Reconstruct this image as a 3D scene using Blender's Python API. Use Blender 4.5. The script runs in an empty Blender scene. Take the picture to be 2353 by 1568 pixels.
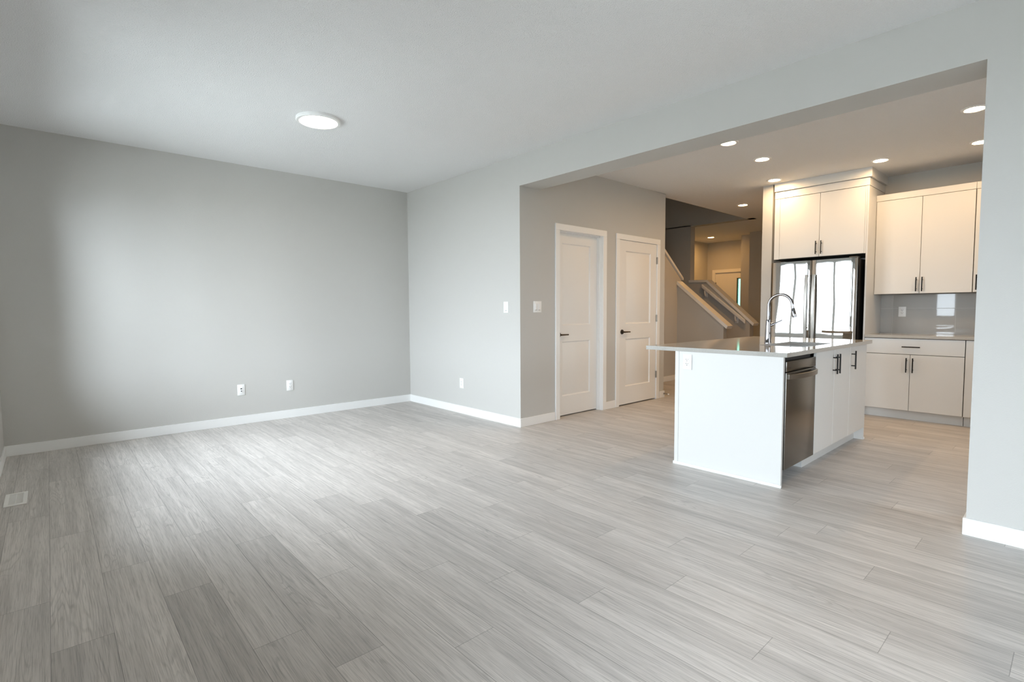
import bpy, bmesh, math, random
from mathutils import Vector, Matrix

S = bpy.context.scene
COL = S.collection
rnd = random.Random(7)

# ------------------------------------------------------------------ camera
YAW, PITCH, ROLL, FPX, CAM_H = 0.7322, -0.0587, -0.0058, 1184.57, 1.1955
fw = Vector((math.sin(YAW) * math.cos(PITCH), math.cos(YAW) * math.cos(PITCH), math.sin(PITCH)))
rt = Vector((math.cos(YAW), -math.sin(YAW), 0.0))
up = rt.cross(fw)
r2 = rt * math.cos(ROLL) + up * math.sin(ROLL)
u2 = up * math.cos(ROLL) - rt * math.sin(ROLL)
cd = bpy.data.cameras.new('camera')
cam = bpy.data.objects.new('camera', cd)
COL.objects.link(cam)
cam.matrix_world = Matrix(((r2.x, u2.x, -fw.x, 0.0), (r2.y, u2.y, -fw.y, 0.0), (r2.z, u2.z, -fw.z, CAM_H), (0, 0, 0, 1)))
cd.sensor_fit = 'HORIZONTAL'
cd.sensor_width = 36.0
cd.lens = FPX * 36.0 / 2353.0
cd.clip_start = 0.02
S.camera = cam

# ------------------------------------------------------------------ sky, exposure
SKY = 9.0          # overcast daylight outside the windows
POT = 150.0         # warm recessed lights
DISK = 24.0         # flush ceiling light in the living room
EXPOSURE = 0.60
w = bpy.data.worlds.new('overcast_sky')
S.world = w
w.use_nodes = True
bg = w.node_tree.nodes['Background']
wn = w.node_tree
tc = wn.nodes.new('ShaderNodeTexCoord')
sz = wn.nodes.new('ShaderNodeSeparateXYZ')
mr = wn.nodes.new('ShaderNodeMapRange')          # overcast luminance: zenith brighter than horizon
wn.links.new(tc.outputs['Generated'], sz.inputs[0])
wn.links.new(sz.outputs['Z'], mr.inputs['Value'])
mr.inputs['From Min'].default_value, mr.inputs['From Max'].default_value = 0.0, 0.40
mr.inputs['To Min'].default_value, mr.inputs['To Max'].default_value = SKY * 1.15, SKY * 1.5
wn.links.new(mr.outputs[0], bg.inputs[1])
bg.inputs[0].default_value = (0.83, 0.905, 1.0, 1)
vs = S.view_settings
vs.view_transform = 'Standard'
vs.look = 'None'
vs.exposure = EXPOSURE
vs.gamma = 1.0
vs.use_curve_mapping = False
S.cycles.use_denoising = True
S.cycles.max_bounces = 12
S.cycles.diffuse_bounces = 8
S.cycles.glossy_bounces = 4
S.cycles.transparent_max_bounces = 12
S.cycles.sample_clamp_indirect = 8.0
S.cycles.caustics_reflective = False
S.cycles.caustics_refractive = False

# ------------------------------------------------------------------ room dimensions (metres)
H = 2.743
XL = -0.32                      # left wall with the windows
YA = 5.992                      # far wall of the living room
XB, TB = 3.559, 0.2785          # wall with the wide opening, header depth
Y1, Y2 = 3.833, 0.381           # the opening
HS = 2.4425                     # header soffit
YR = -1.6                       # wall behind the camera
XD = 6.231                      # end of the wall with the two doors
YO = 3.945                      # ceiling edge at the stairwell
YB = 4.65                       # wall under the upper stair flight
XK = 7.42                       # kitchen back wall
XF = 6.78                       # cabinet fronts
BB, BT = 0.09, 0.012            # baseboard
WINS = [(3.15, 5.55, 0.56, 2.33, 3), (1.94, 2.34, 0.98, 2.30, 1), (-1.35, 0.40, 0.06, 2.18, 2)]  # last entry is an unseen window added to light the pier and near floor
ADDED_WIN = (3.95, 4.66, 1.05, 2.12, 1)     # unseen window added to give the kitchen daylight fill

def portal(y0, y1, z0, z1):
    ld = bpy.data.lights.new('window_daylight', 'AREA')
    ld.shape = 'RECTANGLE'
    ld.size, ld.size_y = z1 - z0, y1 - y0
    ld.cycles.is_portal = True
    o = bpy.data.objects.new('window_daylight', ld)
    COL.objects.link(o)
    o.location = (XL - 0.16, (y0 + y1) / 2, (z0 + z1) / 2)
    o.rotation_euler = (0, -math.pi / 2, 0)
for q in WINS:
    portal(*q[:4])
ld = bpy.data.lights.new('window_daylight', 'AREA')
ld.shape = 'RECTANGLE'
ld.size, ld.size_y = ADDED_WIN[1] - ADDED_WIN[0], ADDED_WIN[3] - ADDED_WIN[2]
ld.cycles.is_portal = True
o = bpy.data.objects.new('window_daylight', ld)
COL.objects.link(o)
o.location = ((ADDED_WIN[0] + ADDED_WIN[1]) / 2, YR - 0.12, (ADDED_WIN[2] + ADDED_WIN[3]) / 2)
o.rotation_euler = (math.pi / 2, 0, 0)

# ------------------------------------------------------------------ materials
def new_mat(name, color=(0.8, 0.8, 0.8), rough=0.5, metal=0.0, spec=0.5):
    m = bpy.data.materials.new(name)
    m.use_nodes = True
    b = m.node_tree.nodes['Principled BSDF']
    b.inputs['Base Color'].default_value = (*color, 1)
    b.inputs['Roughness'].default_value = rough
    b.inputs['Metallic'].default_value = metal
    b.inputs['Specular IOR Level'].default_value = spec
    return m

def nd(m, kind, **kw):
    n = m.node_tree.nodes.new(kind)
    for k, v in kw.items():
        if k in n.inputs:
            n.inputs[k].default_value = v
        else:
            setattr(n, k, v)
    return n

def lk(m, a, b):
    m.node_tree.links.new(a, b)

def bsdf(m):
    return m.node_tree.nodes['Principled BSDF']

def bump(m, scale, strength, dist, detail=2.0, vec=None):
    t = nd(m, 'ShaderNodeTexCoord')
    n = nd(m, 'ShaderNodeTexNoise', Scale=scale, Detail=detail)
    if vec is None:
        lk(m, t.outputs['Object'], n.inputs['Vector'])
    else:
        mp = nd(m, 'ShaderNodeMapping')
        mp.inputs['Scale'].default_value = vec
        lk(m, t.outputs['Object'], mp.inputs['Vector'])
        lk(m, mp.outputs['Vector'], n.inputs['Vector'])
    bp = nd(m, 'ShaderNodeBump', Strength=strength, Distance=dist)
    lk(m, n.outputs['Fac'], bp.inputs['Height'])
    lk(m, bp.outputs['Normal'], bsdf(m).inputs['Normal'])
    return n

def speckle(m, c0, c1, scale, lo=0.4, hi=0.6, detail=3.0):
    t = nd(m, 'ShaderNodeTexCoord')
    n = nd(m, 'ShaderNodeTexNoise', Scale=scale, Detail=detail)
    lk(m, t.outputs['Object'], n.inputs['Vector'])
    r = nd(m, 'ShaderNodeValToRGB')
    r.color_ramp.elements[0].position = lo
    r.color_ramp.elements[0].color = (*c0, 1)
    r.color_ramp.elements[1].position = hi
    r.color_ramp.elements[1].color = (*c1, 1)
    lk(m, n.outputs['Fac'], r.inputs['Fac'])
    lk(m, r.outputs['Color'], bsdf(m).inputs['Base Color'])

M = {}
M['wall'] = new_mat('wall_paint', (0.55, 0.54, 0.515), 0.7, 0, 0.3)
bump(M['wall'], 160.0, 0.25, 0.002)
M['ceiling'] = new_mat('stippled_ceiling_paint', (0.80, 0.80, 0.80), 0.9, 0, 0.1)
bump(M['ceiling'], 130.0, 0.8, 0.006, 4.0)
M['trim'] = new_mat('white_trim_paint', (0.84, 0.84, 0.83), 0.35)
bump(M['trim'], 60.0, 0.05, 0.001)
M['door'] = new_mat('white_door_paint', (0.80, 0.79, 0.77), 0.4)
bump(M['door'], 90.0, 0.06, 0.001)
M['cab'] = new_mat('white_cabinet_laminate', (0.69, 0.685, 0.665), 0.42)
bump(M['cab'], 120.0, 0.05, 0.001)
M['cabin'] = new_mat('gap_shaded_carcass', (0.22, 0.21, 0.20), 0.6)  # darkened so the gaps between the doors carry painted shade
M['gap'] = new_mat('shadow_gap_black', (0.02, 0.02, 0.02), 0.8)
M['quartz'] = new_mat('grey_beige_quartz', (0.5, 0.48, 0.44), 0.09)
speckle(M['quartz'], (0.36, 0.345, 0.315), (0.51, 0.495, 0.46), 420.0, 0.35, 0.65)
M['tile'] = new_mat('glossy_grey_tile', (0.45, 0.445, 0.43), 0.025)
bump(M['tile'], 3.0, 0.03, 0.006)
M['grout'] = new_mat('pale_grout', (0.62, 0.62, 0.6), 0.8)
M['steel'] = new_mat('polished_stainless_steel', (0.60, 0.60, 0.59), 0.02, 1.0)
bump(M['steel'], 1.0, 0.30, 0.010, 1.0, (2.0, 4.2, 1.1))
M['dsteel'] = new_mat('dark_stainless_steel', (0.25, 0.24, 0.22), 0.25, 1.0)
bump(M['dsteel'], 6.0, 0.05, 0.004, 2.0, (1.0, 1.0, 24.0))
M['handle_steel'] = new_mat('brushed_handle_steel', (0.32, 0.30, 0.27), 0.30, 1.0)
bump(M['handle_steel'], 30.0, 0.05, 0.002)
M['sinksteel'] = new_mat('sink_stainless', (0.55, 0.54, 0.52), 0.3, 1.0)
bump(M['sinksteel'], 40.0, 0.05, 0.001)
M['chrome'] = new_mat('chrome', (0.34, 0.34, 0.36), 0.05, 1.0)
bump(M['chrome'], 5.0, 0.01, 0.001)
M['black'] = new_mat('matte_black_metal', (0.005, 0.0045, 0.004), 0.55)
bump(M['black'], 80.0, 0.05, 0.001)
M['fridgeside'] = new_mat('black_fridge_side', (0.035, 0.034, 0.032), 0.5)
bump(M['fridgeside'], 90.0, 0.1, 0.001)
M['bronze'] = new_mat('oil_rubbed_bronze', (0.10, 0.085, 0.07), 0.32, 1.0)
bump(M['bronze'], 30.0, 0.05, 0.001)
M['hinge'] = new_mat('satin_nickel', (0.34, 0.33, 0.30), 0.35, 1.0)
bump(M['hinge'], 30.0, 0.05, 0.001)
M['plate'] = new_mat('white_plastic', (0.86, 0.86, 0.85), 0.35)
bump(M['plate'], 60.0, 0.03, 0.001)
M['slot'] = new_mat('dark_slot', (0.02, 0.02, 0.02), 0.6)
M['vent'] = new_mat('white_enamel_metal', (0.82, 0.81, 0.78), 0.4)
bump(M['vent'], 60.0, 0.03, 0.001)
M['carpet'] = new_mat('beige_stair_carpet', (0.34, 0.29, 0.23), 1.0, 0, 0.0)
bump(M['carpet'], 300.0, 0.8, 0.01)
M['grass'] = new_mat('dry_lawn', (0.34, 0.34, 0.32), 1.0, 0, 0.0)
speckle(M['grass'], (0.29, 0.29, 0.27), (0.39, 0.39, 0.37), 14.0)

def emit_mat(name, color, strength):
    m = bpy.data.materials.new(name)
    m.use_nodes = True
    nt = m.node_tree
    nt.nodes.clear()
    e = nt.nodes.new('ShaderNodeEmission')
    e.inputs[0].default_value = (*color, 1)
    e.inputs[1].default_value = strength
    o = nt.nodes.new('ShaderNodeOutputMaterial')
    nt.links.new(e.outputs[0], o.inputs[0])
    return m
M['pot'] = emit_mat('warm_lamp_lens', (1.0, 0.67, 0.36), POT)
M['amber'] = emit_mat('amber_lamp_lens', (1.0, 0.53, 0.17), POT * 1.6)
M['disk'] = emit_mat('soft_white_lamp_lens', (1.0, 0.88, 0.70), DISK)

def glass_mat(name, tint):
    m = bpy.data.materials.new(name)
    m.use_nodes = True
    nt = m.node_tree
    nt.nodes.clear()
    t = nt.nodes.new('ShaderNodeBsdfTransparent')
    t.inputs[0].default_value = (*tint, 1)
    g = nt.nodes.new('ShaderNodeBsdfGlossy')
    g.inputs['Roughness'].default_value = 0.02
    f = nt.nodes.new('ShaderNodeFresnel')
    f.inputs['IOR'].default_value = 1.25
    mx = nt.nodes.new('ShaderNodeMixShader')
    o = nt.nodes.new('ShaderNodeOutputMaterial')
    nt.links.new(f.outputs[0], mx.inputs[0])
    nt.links.new(t.outputs[0], mx.inputs[1])
    nt.links.new(g.outputs[0], mx.inputs[2])
    nt.links.new(mx.outputs[0], o.inputs[0])
    return m
M['glass'] = glass_mat('clear_window_glass', (0.96, 0.98, 0.98))
M['greenglass'] = glass_mat('green_tinted_door_glass', (0.25, 0.40, 0.33))

def floor_mat():
    m = new_mat('grey_oak_vinyl_plank', (0.5, 0.48, 0.46), 0.42, 0, 0.35)
    uv = nd(m, 'ShaderNodeUVMap', uv_map='plank')
    sep = nd(m, 'ShaderNodeSeparateXYZ')
    lk(m, uv.outputs[0], sep.inputs[0])
    uv2 = nd(m, 'ShaderNodeUVMap', uv_map='rest')
    sep2 = nd(m, 'ShaderNodeSeparateXYZ')
    lk(m, uv2.outputs[0], sep2.inputs[0])
    at = nd(m, 'ShaderNodeAttribute', attribute_name='tone')
    sa = nd(m, 'ShaderNodeSeparateColor')
    lk(m, at.outputs['Color'], sa.inputs[0])
    # plank-local coordinates shifted per plank so that no two boards repeat
    off = nd(m, 'ShaderNodeMath', operation='MULTIPLY')
    lk(m, sa.outputs[1], off.inputs[0]); off.inputs[1].default_value = 37.0
    cx = nd(m, 'ShaderNodeCombineXYZ')
    lk(m, sep.outputs[0], cx.inputs[0]); lk(m, sep.outputs[1], cx.inputs[1]); lk(m, off.outputs[0], cx.inputs[2])
    def grain(sx, sy, scale, detail, dist=0.0):
        mp = nd(m, 'ShaderNodeMapping')
        mp.inputs['Scale'].default_value = (sx, sy, 1.0)
        lk(m, cx.outputs[0], mp.inputs['Vector'])
        n = nd(m, 'ShaderNodeTexNoise', Scale=scale, Detail=detail, Roughness=0.6, Distortion=dist)
        lk(m, mp.outputs[0], n.inputs['Vector'])
        return n
    fine = grain(330.0, 7.0, 1.0, 3.0, 0.4)
    streak = grain(48.0, 1.0, 1.0, 3.0, 0.8)
    broad = grain(11.0, 0.7, 1.0, 2.0, 0.4)
    patch = grain(9.0, 1.0, 1.0, 1.0, 0.2)
    # cathedral figure: rings of a slowly warped field
    warp = grain(11.0, 0.75, 1.0, 1.5, 0.35)
    rg = nd(m, 'ShaderNodeMath', operation='MULTIPLY'); lk(m, warp.outputs['Fac'], rg.inputs[0]); rg.inputs[1].default_value = 120.0
    sn = nd(m, 'ShaderNodeMath', operation='SINE'); lk(m, rg.outputs[0], sn.inputs[0])
    def ramp(src, p0, v0, p1, v1):
        r = nd(m, 'ShaderNodeMapRange')
        lk(m, src, r.inputs['Value'])
        r.inputs['From Min'].default_value = p0; r.inputs['From Max'].default_value = p1
        r.inputs['To Min'].default_value = v0; r.inputs['To Max'].default_value = v1
        return r.outputs[0]
    def mul(a, b):
        n = nd(m, 'ShaderNodeMath', operation='MULTIPLY')
        lk(m, a, n.inputs[0]); lk(m, b, n.inputs[1])
        return n.outputs[0]
    v = ramp(fine.outputs['Fac'], 0.34, 0.76, 0.54, 1.05)
    v = mul(v, ramp(streak.outputs['Fac'], 0.32, 0.87, 0.58, 1.04))
    v = mul(v, ramp(broad.outputs['Fac'], 0.32, 0.86, 0.62, 1.07))
    ring = ramp(sn.outputs[0], -1.0, 0.84, -0.45, 1.02)
    gate = nd(m, 'ShaderNodeMix', data_type='FLOAT')          # rings only in patches
    lk(m, ramp(patch.outputs['Fac'], 0.52, 0.0, 0.64, 1.0), gate.inputs[0])
    gate.inputs[2].default_value = 1.0
    lk(m, ring, gate.inputs[3])
    v = mul(v, gate.outputs[0])
    v = mul(v, sa.outputs[0])
    # bevelled joints between the boards
    def mn(a, b):
        n = nd(m, 'ShaderNodeMath', operation='MINIMUM')
        lk(m, a, n.inputs[0]); lk(m, b, n.inputs[1])
        return n.outputs[0]
    d = mn(mn(sep.outputs[0], sep2.outputs[0]), mn(sep.outputs[1], sep2.outputs[1]))
    v = mul(v, ramp(d, 0.0004, 0.55, 0.0018, 1.0))
    mc = nd(m, 'ShaderNodeMix', data_type='RGBA', blend_type='MULTIPLY')
    mc.inputs[0].default_value = 1.0
    mc.inputs[6].default_value = (0.56, 0.527, 0.497, 1)
    lk(m, v, mc.inputs[7])
    lk(m, mc.outputs[2], bsdf(m).inputs['Base Color'])
    bp = nd(m, 'ShaderNodeBump', Strength=0.12, Distance=0.002)
    lk(m, v, bp.inputs['Height'])
    lk(m, bp.outputs[0], bsdf(m).inputs['Normal'])
    return m
M['floor'] = floor_mat()

# ------------------------------------------------------------------ mesh helpers
class MB:
    """collects shapes (world coordinates) into one mesh"""
    def __init__(s):
        s.bm = bmesh.new()
    def box(s, x0, x1, y0, y1, z0, z1, bevel=0.0, seg=2):
        x0, x1 = sorted((x0, x1)); y0, y1 = sorted((y0, y1)); z0, z1 = sorted((z0, z1))
        t = bmesh.new()
        bmesh.ops.create_cube(t, size=1.0)
        for v in t.verts:
            v.co = ((x0 + x1) / 2 + v.co.x * (x1 - x0), (y0 + y1) / 2 + v.co.y * (y1 - y0), (z0 + z1) / 2 + v.co.z * (z1 - z0))
        if bevel > 0:
            bmesh.ops.bevel(t, geom=list(t.edges), offset=bevel, segments=seg, affect='EDGES', profile=0.5)
        s.merge(t)
        return s
    def merge(s, t):
        me = bpy.data.meshes.new('tmp')
        t.to_mesh(me); t.free()
        s.bm.from_mesh(me)
        bpy.data.meshes.remove(me)
    def cyl(s, p0, p1, ra, rb=None, n=20, caps=True):
        rb = ra if rb is None else rb
        p0, p1 = Vector(p0), Vector(p1)
        d = p1 - p0
        t = bmesh.new()
        bmesh.ops.create_cone(t, cap_ends=caps, segments=n, radius1=ra, radius2=rb, depth=d.length)
        q = Vector((0, 0, 1)).rotation_difference(d.normalized())
        mt = Matrix.Translation((p0 + p1) / 2) @ q.to_matrix().to_4x4()
        bmesh.ops.transform(t, matrix=mt, verts=t.verts)
        s.merge(t)
        return s
    def tube(s, path, radii, n=14, flat=1.0):
        """swept round section; radii is one value or one per point"""
        path = [Vector(p) for p in path]
        if not isinstance(radii, (list, tuple)):
            radii = [radii] * len(path)
        bm = s.bm
        rings = []
        prev = None
        for i, p in enumerate(path):
            a = path[max(0, i - 1)]; b = path[min(len(path) - 1, i + 1)]
            t = (b - a).normalized()
            if prev is None:
                ref = Vector((1, 0, 0)) if abs(t.x) < 0.9 else Vector((0, 1, 0))
            else:
                ref = prev
            u = (ref - t * ref.dot(t)).normalized()
            v = t.cross(u)
            prev = u
            rings.append([bm.verts.new(p + (u * math.cos(2 * math.pi * k / n) * flat + v * math.sin(2 * math.pi * k / n)) * radii[i]) for k in range(n)])
        for a, b in zip(rings, rings[1:]):
            for k in range(n):
                bm.faces.new((a[k], a[(k + 1) % n], b[(k + 1) % n], b[k]))
        bm.faces.new(list(reversed(rings[0])))
        bm.faces.new(rings[-1])
        return s
    def prism(s, pts, axis, lo, hi):
        """polygon (2D points in the two other axes) extruded along axis"""
        def mk(p, h):
            return {'x': (h, p[0], p[1]), 'y': (p[0], h, p[1]), 'z': (p[0], p[1], h)}[axis]
        a = [s.bm.verts.new(mk(p, lo)) for p in pts]
        b = [s.bm.verts.new(mk(p, hi)) for p in pts]
        n = len(pts)
        s.bm.faces.new(a); s.bm.faces.new(list(reversed(b)))
        for k in range(n):
            s.bm.faces.new((a[k], b[k], b[(k + 1) % n], a[(k + 1) % n]))
        return s
    def lathe(s, c, prof, n=40):
        """profile [(r, z)] turned about the vertical axis through c"""
        rings = []
        for r, z in prof:
            if r < 1e-6:
                rings.append([s.bm.verts.new((c[0], c[1], c[2] + z))])
            else:
                rings.append([s.bm.verts.new((c[0] + r * math.cos(2 * math.pi * k / n), c[1] + r * math.sin(2 * math.pi * k / n), c[2] + z)) for k in range(n)])
        for a, b in zip(rings, rings[1:]):
            for k in range(n):
                q = [a[k % len(a)], a[(k + 1) % len(a)], b[(k + 1) % len(b)], b[k % len(b)]]
                q = [x for i, x in enumerate(q) if x not in q[:i]]
                if len(q) > 2:
                    s.bm.faces.new(q)
        return s
    def build(s, name, m, parent=None, angle=35):
        bmesh.ops.recalc_face_normals(s.bm, faces=s.bm.faces)
        base = Vector((0, 0, 0))
        if parent is not None:
            base = Vector(parent['_base'])
        else:
            vs_ = [v.co for v in s.bm.verts]
            base = Vector(((min(v.x for v in vs_) + max(v.x for v in vs_)) / 2, (min(v.y for v in vs_) + max(v.y for v in vs_)) / 2, min(v.z for v in vs_)))
        bmesh.ops.translate(s.bm, vec=-base, verts=s.bm.verts)
        me = bpy.data.meshes.new(name)
        s.bm.to_mesh(me); s.bm.free()
        me.materials.append(M[m] if isinstance(m, str) else m)
        for p in me.polygons:
            p.use_smooth = True
        me.set_sharp_from_angle(angle=math.radians(angle))
        o = bpy.data.objects.new(name, me)
        COL.objects.link(o)
        if parent is not None:
            o.parent = parent
        else:
            o.location = base
        o['_base'] = tuple(base)
        return o

def thing(name, label, cat, loc, group=None):
    o = bpy.data.objects.new(name, None)
    o.empty_display_size = 0.05
    COL.objects.link(o)
    o.location = loc
    o['_base'] = tuple(loc)
    o['label'] = label
    o['category'] = cat
    if group:
        o['group'] = group
    return o

def tag(o, label, cat, group=None):
    o['label'] = label
    o['category'] = cat
    if group:
        o['group'] = group
    return o

def struct(o):
    o['kind'] = 'structure'
    return o

def B(*a, **k):
    return MB().box(*a, **k)

def dup(root, loc):
    r = root.copy(); COL.objects.link(r); r.location = loc
    for ch in list(root.children):
        c = ch.copy(); COL.objects.link(c); c.parent = r
        for g in ch.children:
            d = g.copy(); COL.objects.link(d); d.parent = c
    return r

# ------------------------------------------------------------------ floor: one mesh of boards at the photo's joints
PW, PL, PX0 = 0.178, 1.2400, -0.044
JOINT = {-1: 2.83, 0: 2.385, 1: 2.98, 2: 2.545, 3: 1.927, 4: 1.64, 5: 2.25, 6: 2.692, 7: 1.995, 8: 2.952, 9: 2.58, 10: 1.957,
         11: 2.398, 12: 1.677, 13: 1.36, 14: 1.08, 15: 1.85, 17: 0.912}
TONES = {(4, 1): 0.86, (3, 0): 0.88, (2, 0): 0.87, (9, 0): 0.88, (11, 0): 0.90, (12, 1): 0.88, (10, 1): 0.92, (8, 0): 0.95, (13, 0): 0.90,
         (6, 0): 1.03, (5, 1): 1.04, (1, 0): 1.03, (0, 1): 1.05}
def build_floor():
    bm = bmesh.new()
    uva = bm.loops.layers.uv.new('plank')
    uvb = bm.loops.layers.uv.new('rest')
    tn = bm.loops.layers.float_color.new('tone')
    X0, X1, Ya, Yb = XL - 0.12, 11.75, YR - 0.1, 7.2
    n0 = math.floor((X0 - PX0) / PW)
    n1 = math.ceil((X1 - PX0) / PW)
    last = 0.0
    for n in range(n0, n1):
        if n in JOINT:
            j = JOINT[n]
        else:
            j = last + rnd.uniform(0.3, 0.9)
        last = j
        k0 = math.floor((Ya - j) / PL)
        y = j + k0 * PL
        k = k0
        while y < Yb:
            a, b = PX0 + n * PW, PX0 + (n + 1) * PW
            c, d = y, y + PL
            xa, xb, yc, yd = max(a, X0), min(b, X1), max(c, Ya), min(d, Yb)
            if xb - xa > 1e-4 and yd - yc > 1e-4:
                f = bm.faces.new([bm.verts.new(p) for p in ((xa, yc, 0), (xb, yc, 0), (xb, yd, 0), (xa, yd, 0))])
                tone = TONES.get((n, k + 1), rnd.uniform(0.92, 1.04))
                rr = rnd.random()
                for l in f.loops:
                    x_, y_ = l.vert.co.x, l.vert.co.y
                    l[uva].uv = (x_ - a, y_ - c)
                    l[uvb].uv = (b - x_, d - y_)
                    l[tn] = (tone, rr, 0.0, 1.0)
            y += PL
            k += 1
    # underside
    vs_ = [bm.verts.new(p) for p in ((X0, Ya, -0.05), (X0, Yb, -0.05), (X1, Yb, -0.05), (X1, Ya, -0.05))]
    bm.faces.new(vs_)
    me = bpy.data.meshes.new('floor')
    bm.to_mesh(me); bm.free()
    me.materials.append(M['floor'])
    o = bpy.data.objects.new('floor', me)
    COL.objects.link(o)
    struct(o)
build_floor()

g = B(-40, 60, -40, 50, -0.45, -0.30).build('ground', 'grass'); struct(g)

# ------------------------------------------------------------------ walls
def holes_wall_x(x0, x1, y0, y1, z0, z1, holes):
    """wall slab between x0 and x1 with rectangular holes (y0, y1, z0, z1)"""
    m = MB()
    y = y0
    for (a, b, c, d) in sorted(holes):
        if a > y: m.box(x0, x1, y, a, z0, z1)
        if c > z0: m.box(x0, x1, a, b, z0, c)
        if d < z1: m.box(x0, x1, a, b, d, z1)
        y = b
    if y < y1: m.box(x0, x1, y, y1, z0, z1)
    return m
def holes_wall_y(y0, y1, x0, x1, z0, z1, holes):
    m = MB()
    x = x0
    for (a, b, c, d) in sorted(holes):
        if a > x: m.box(x, a, y0, y1, z0, z1)
        if c > z0: m.box(a, b, y0, y1, z0, c)
        if d < z1: m.box(a, b, y0, y1, d, z1)
        x = b
    if x < x1: m.box(x, x1, y0, y1, z0, z1)
    return m

struct(holes_wall_x(XL - 0.17, XL, YR - 0.15, YA + 0.15, -0.3, H + 0.1, [(a, b, c, d) for a, b, c, d, n in WINS]).build('wall_left', 'wall'))
struct(B(XL, XB + 0.11, YA, YA + 0.12, 0, H).build('wall_far', 'wall'))
wr = MB().box(XB, XB + 0.11, Y1, YA, 0, H).box(XB, XB + TB, Y2, Y1, HS, H).box(XB, XB + TB, YR, Y2, 0, H)
struct(wr.build('wall_right', 'wall'))
struct(holes_wall_y(YR - 0.12, YR, XL, 7.6, 0, H, [ADDED_WIN[:4]]).build('wall_rear', 'wall'))
D1 = (4.118, 4.904, 0.0, 2.080)
D2 = (5.190, 6.046, 0.0, 2.076)
dw = holes_wall_y(Y1, Y1 + 0.112, XB + 0.11, XD, 0, H, [D1, D2]).box(XD - 0.112, XD, Y1 + 0.112, YB, 0, H)
struct(dw.build('wall_doors', 'wall'))
# closed rooms behind the two doors
struct(MB().box(XB + 0.11, XD - 0.112, 4.60, 4.65, 0, H).box(5.03, 5.08, Y1 + 0.112, 4.60, 0, H).build('wall_closet', 'wall'))
# kitchen back wall, stub beside the fridge, hall wall
kw = MB().box(XK, XK + 0.12, YR, 2.665, 0, H).box(XF, 10.55, 2.665, 2.785, 0, H)
struct(kw.build('wall_kitchen', 'wall'))
# stairwell and foyer
ZT = 5.3
sb = MB().box(6.10, 8.08, YB, YB + 0.11, 0, 1.62)
sb.prism([(6.10, 1.62), (8.08, 1.62), (8.08, 1.70), (7.55, 2.10), (6.10, 3.30)], 'y', YB, YB + 0.11)
struct(sb.build('wall_stair_side', 'wall'))
struct(B(5.98, 6.10, YB, 6.05, 0, ZT).box(5.98, XD, YO - 0.12, YB, H, ZT).build('wall_stair_west', 'wall'))
struct(B(5.98, 9.10, 6.05, 6.17, 0, ZT).build('wall_stair_back', 'wall'))
XP0, XP1 = 8.95, 9.10
sp = MB().prism([(3.85, 0), (4.97, 0), (4.97, 1.700), (4.64, 1.685), (3.85, 0.955)], 'x', XP0, XP1)
sp.box(XP0, XP1, 4.97, 6.05, 0, H + 0.02).box(XP0, XP1, YO - 0.12, 6.05, H, ZT)
o = struct(sp.build('wall_stair_foyer', 'wall'))
cap = MB().prism([(3.79, 0.915), (3.77, 0.955), (4.63, 1.735), (4.985, 1.745), (4.985, 1.702), (4.64, 1.690)], 'x', XP0 - 0.025, XP1 + 0.025)
cap.build('cap', 'trim', o, 12)
sk = MB().prism([(3.835, 0), (YB, 0), (YB, 1.62), (3.835, 0.935)], 'x', 7.96, 8.08)
o = struct(sk.build('wall_stair_near', 'wall'))
MB().prism([(3.775, 0.890), (3.755, 0.935), (YB - 0.002, 1.680), (YB - 0.002, 1.622)], 'x', 7.93, 8.11).build('cap', 'trim', o)
cp = MB().prism([(8.115, 1.700), (8.115, 1.738), (7.56, 2.160), (6.25, 3.175), (6.25, 3.13), (7.545, 2.122)], 'y', YB - 0.025, YB + 0.13)
struct(cp.build('trim_1', 'trim'))
struct(MB().box(6.0, 9.2, YO - 0.15, 6.2, ZT, ZT + 0.1).box(5.98, 9.10, YO - 0.12, YO, H + 0.05, ZT).build('ceiling_stairwell', 'wall'))
fw_ = holes_wall_x(11.55, 11.70, 4.4, 6.1, 0, H, [(4.86, 5.80, 0, 2.06)])
struct(fw_.build('wall_front', 'wall'))
struct(B(9.10, 11.70, 5.98, 6.1, 0, H).build('wall_foyer_side', 'wall'))
struct(MB().box(10.55, 10.70, 2.665, 4.575, 0, H).box(10.86, 10.98, 4.40, 4.885, 0, H).box(10.98, 11.55, 4.40, 4.52, 0, H).box(10.70, 10.86, 4.45, 4.575, 0, H).build('wall_hall_end', 'wall'))

# ceilings
ce = MB().box(XL - 0.17, XB + 0.05, YR - 0.12, YA + 0.12, H, H + 0.1)
ce.box(XB + 0.05, 11.7, YR - 0.12, YO, H, H + 0.1)
ce.box(XP1 - 0.03, 11.7, YO, 6.1, H, H + 0.1)
ce.box(XB + 0.05, XD - 0.112, YO, 4.7, H, H + 0.1)
struct(ce.build('ceiling', 'ceiling'))

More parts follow.
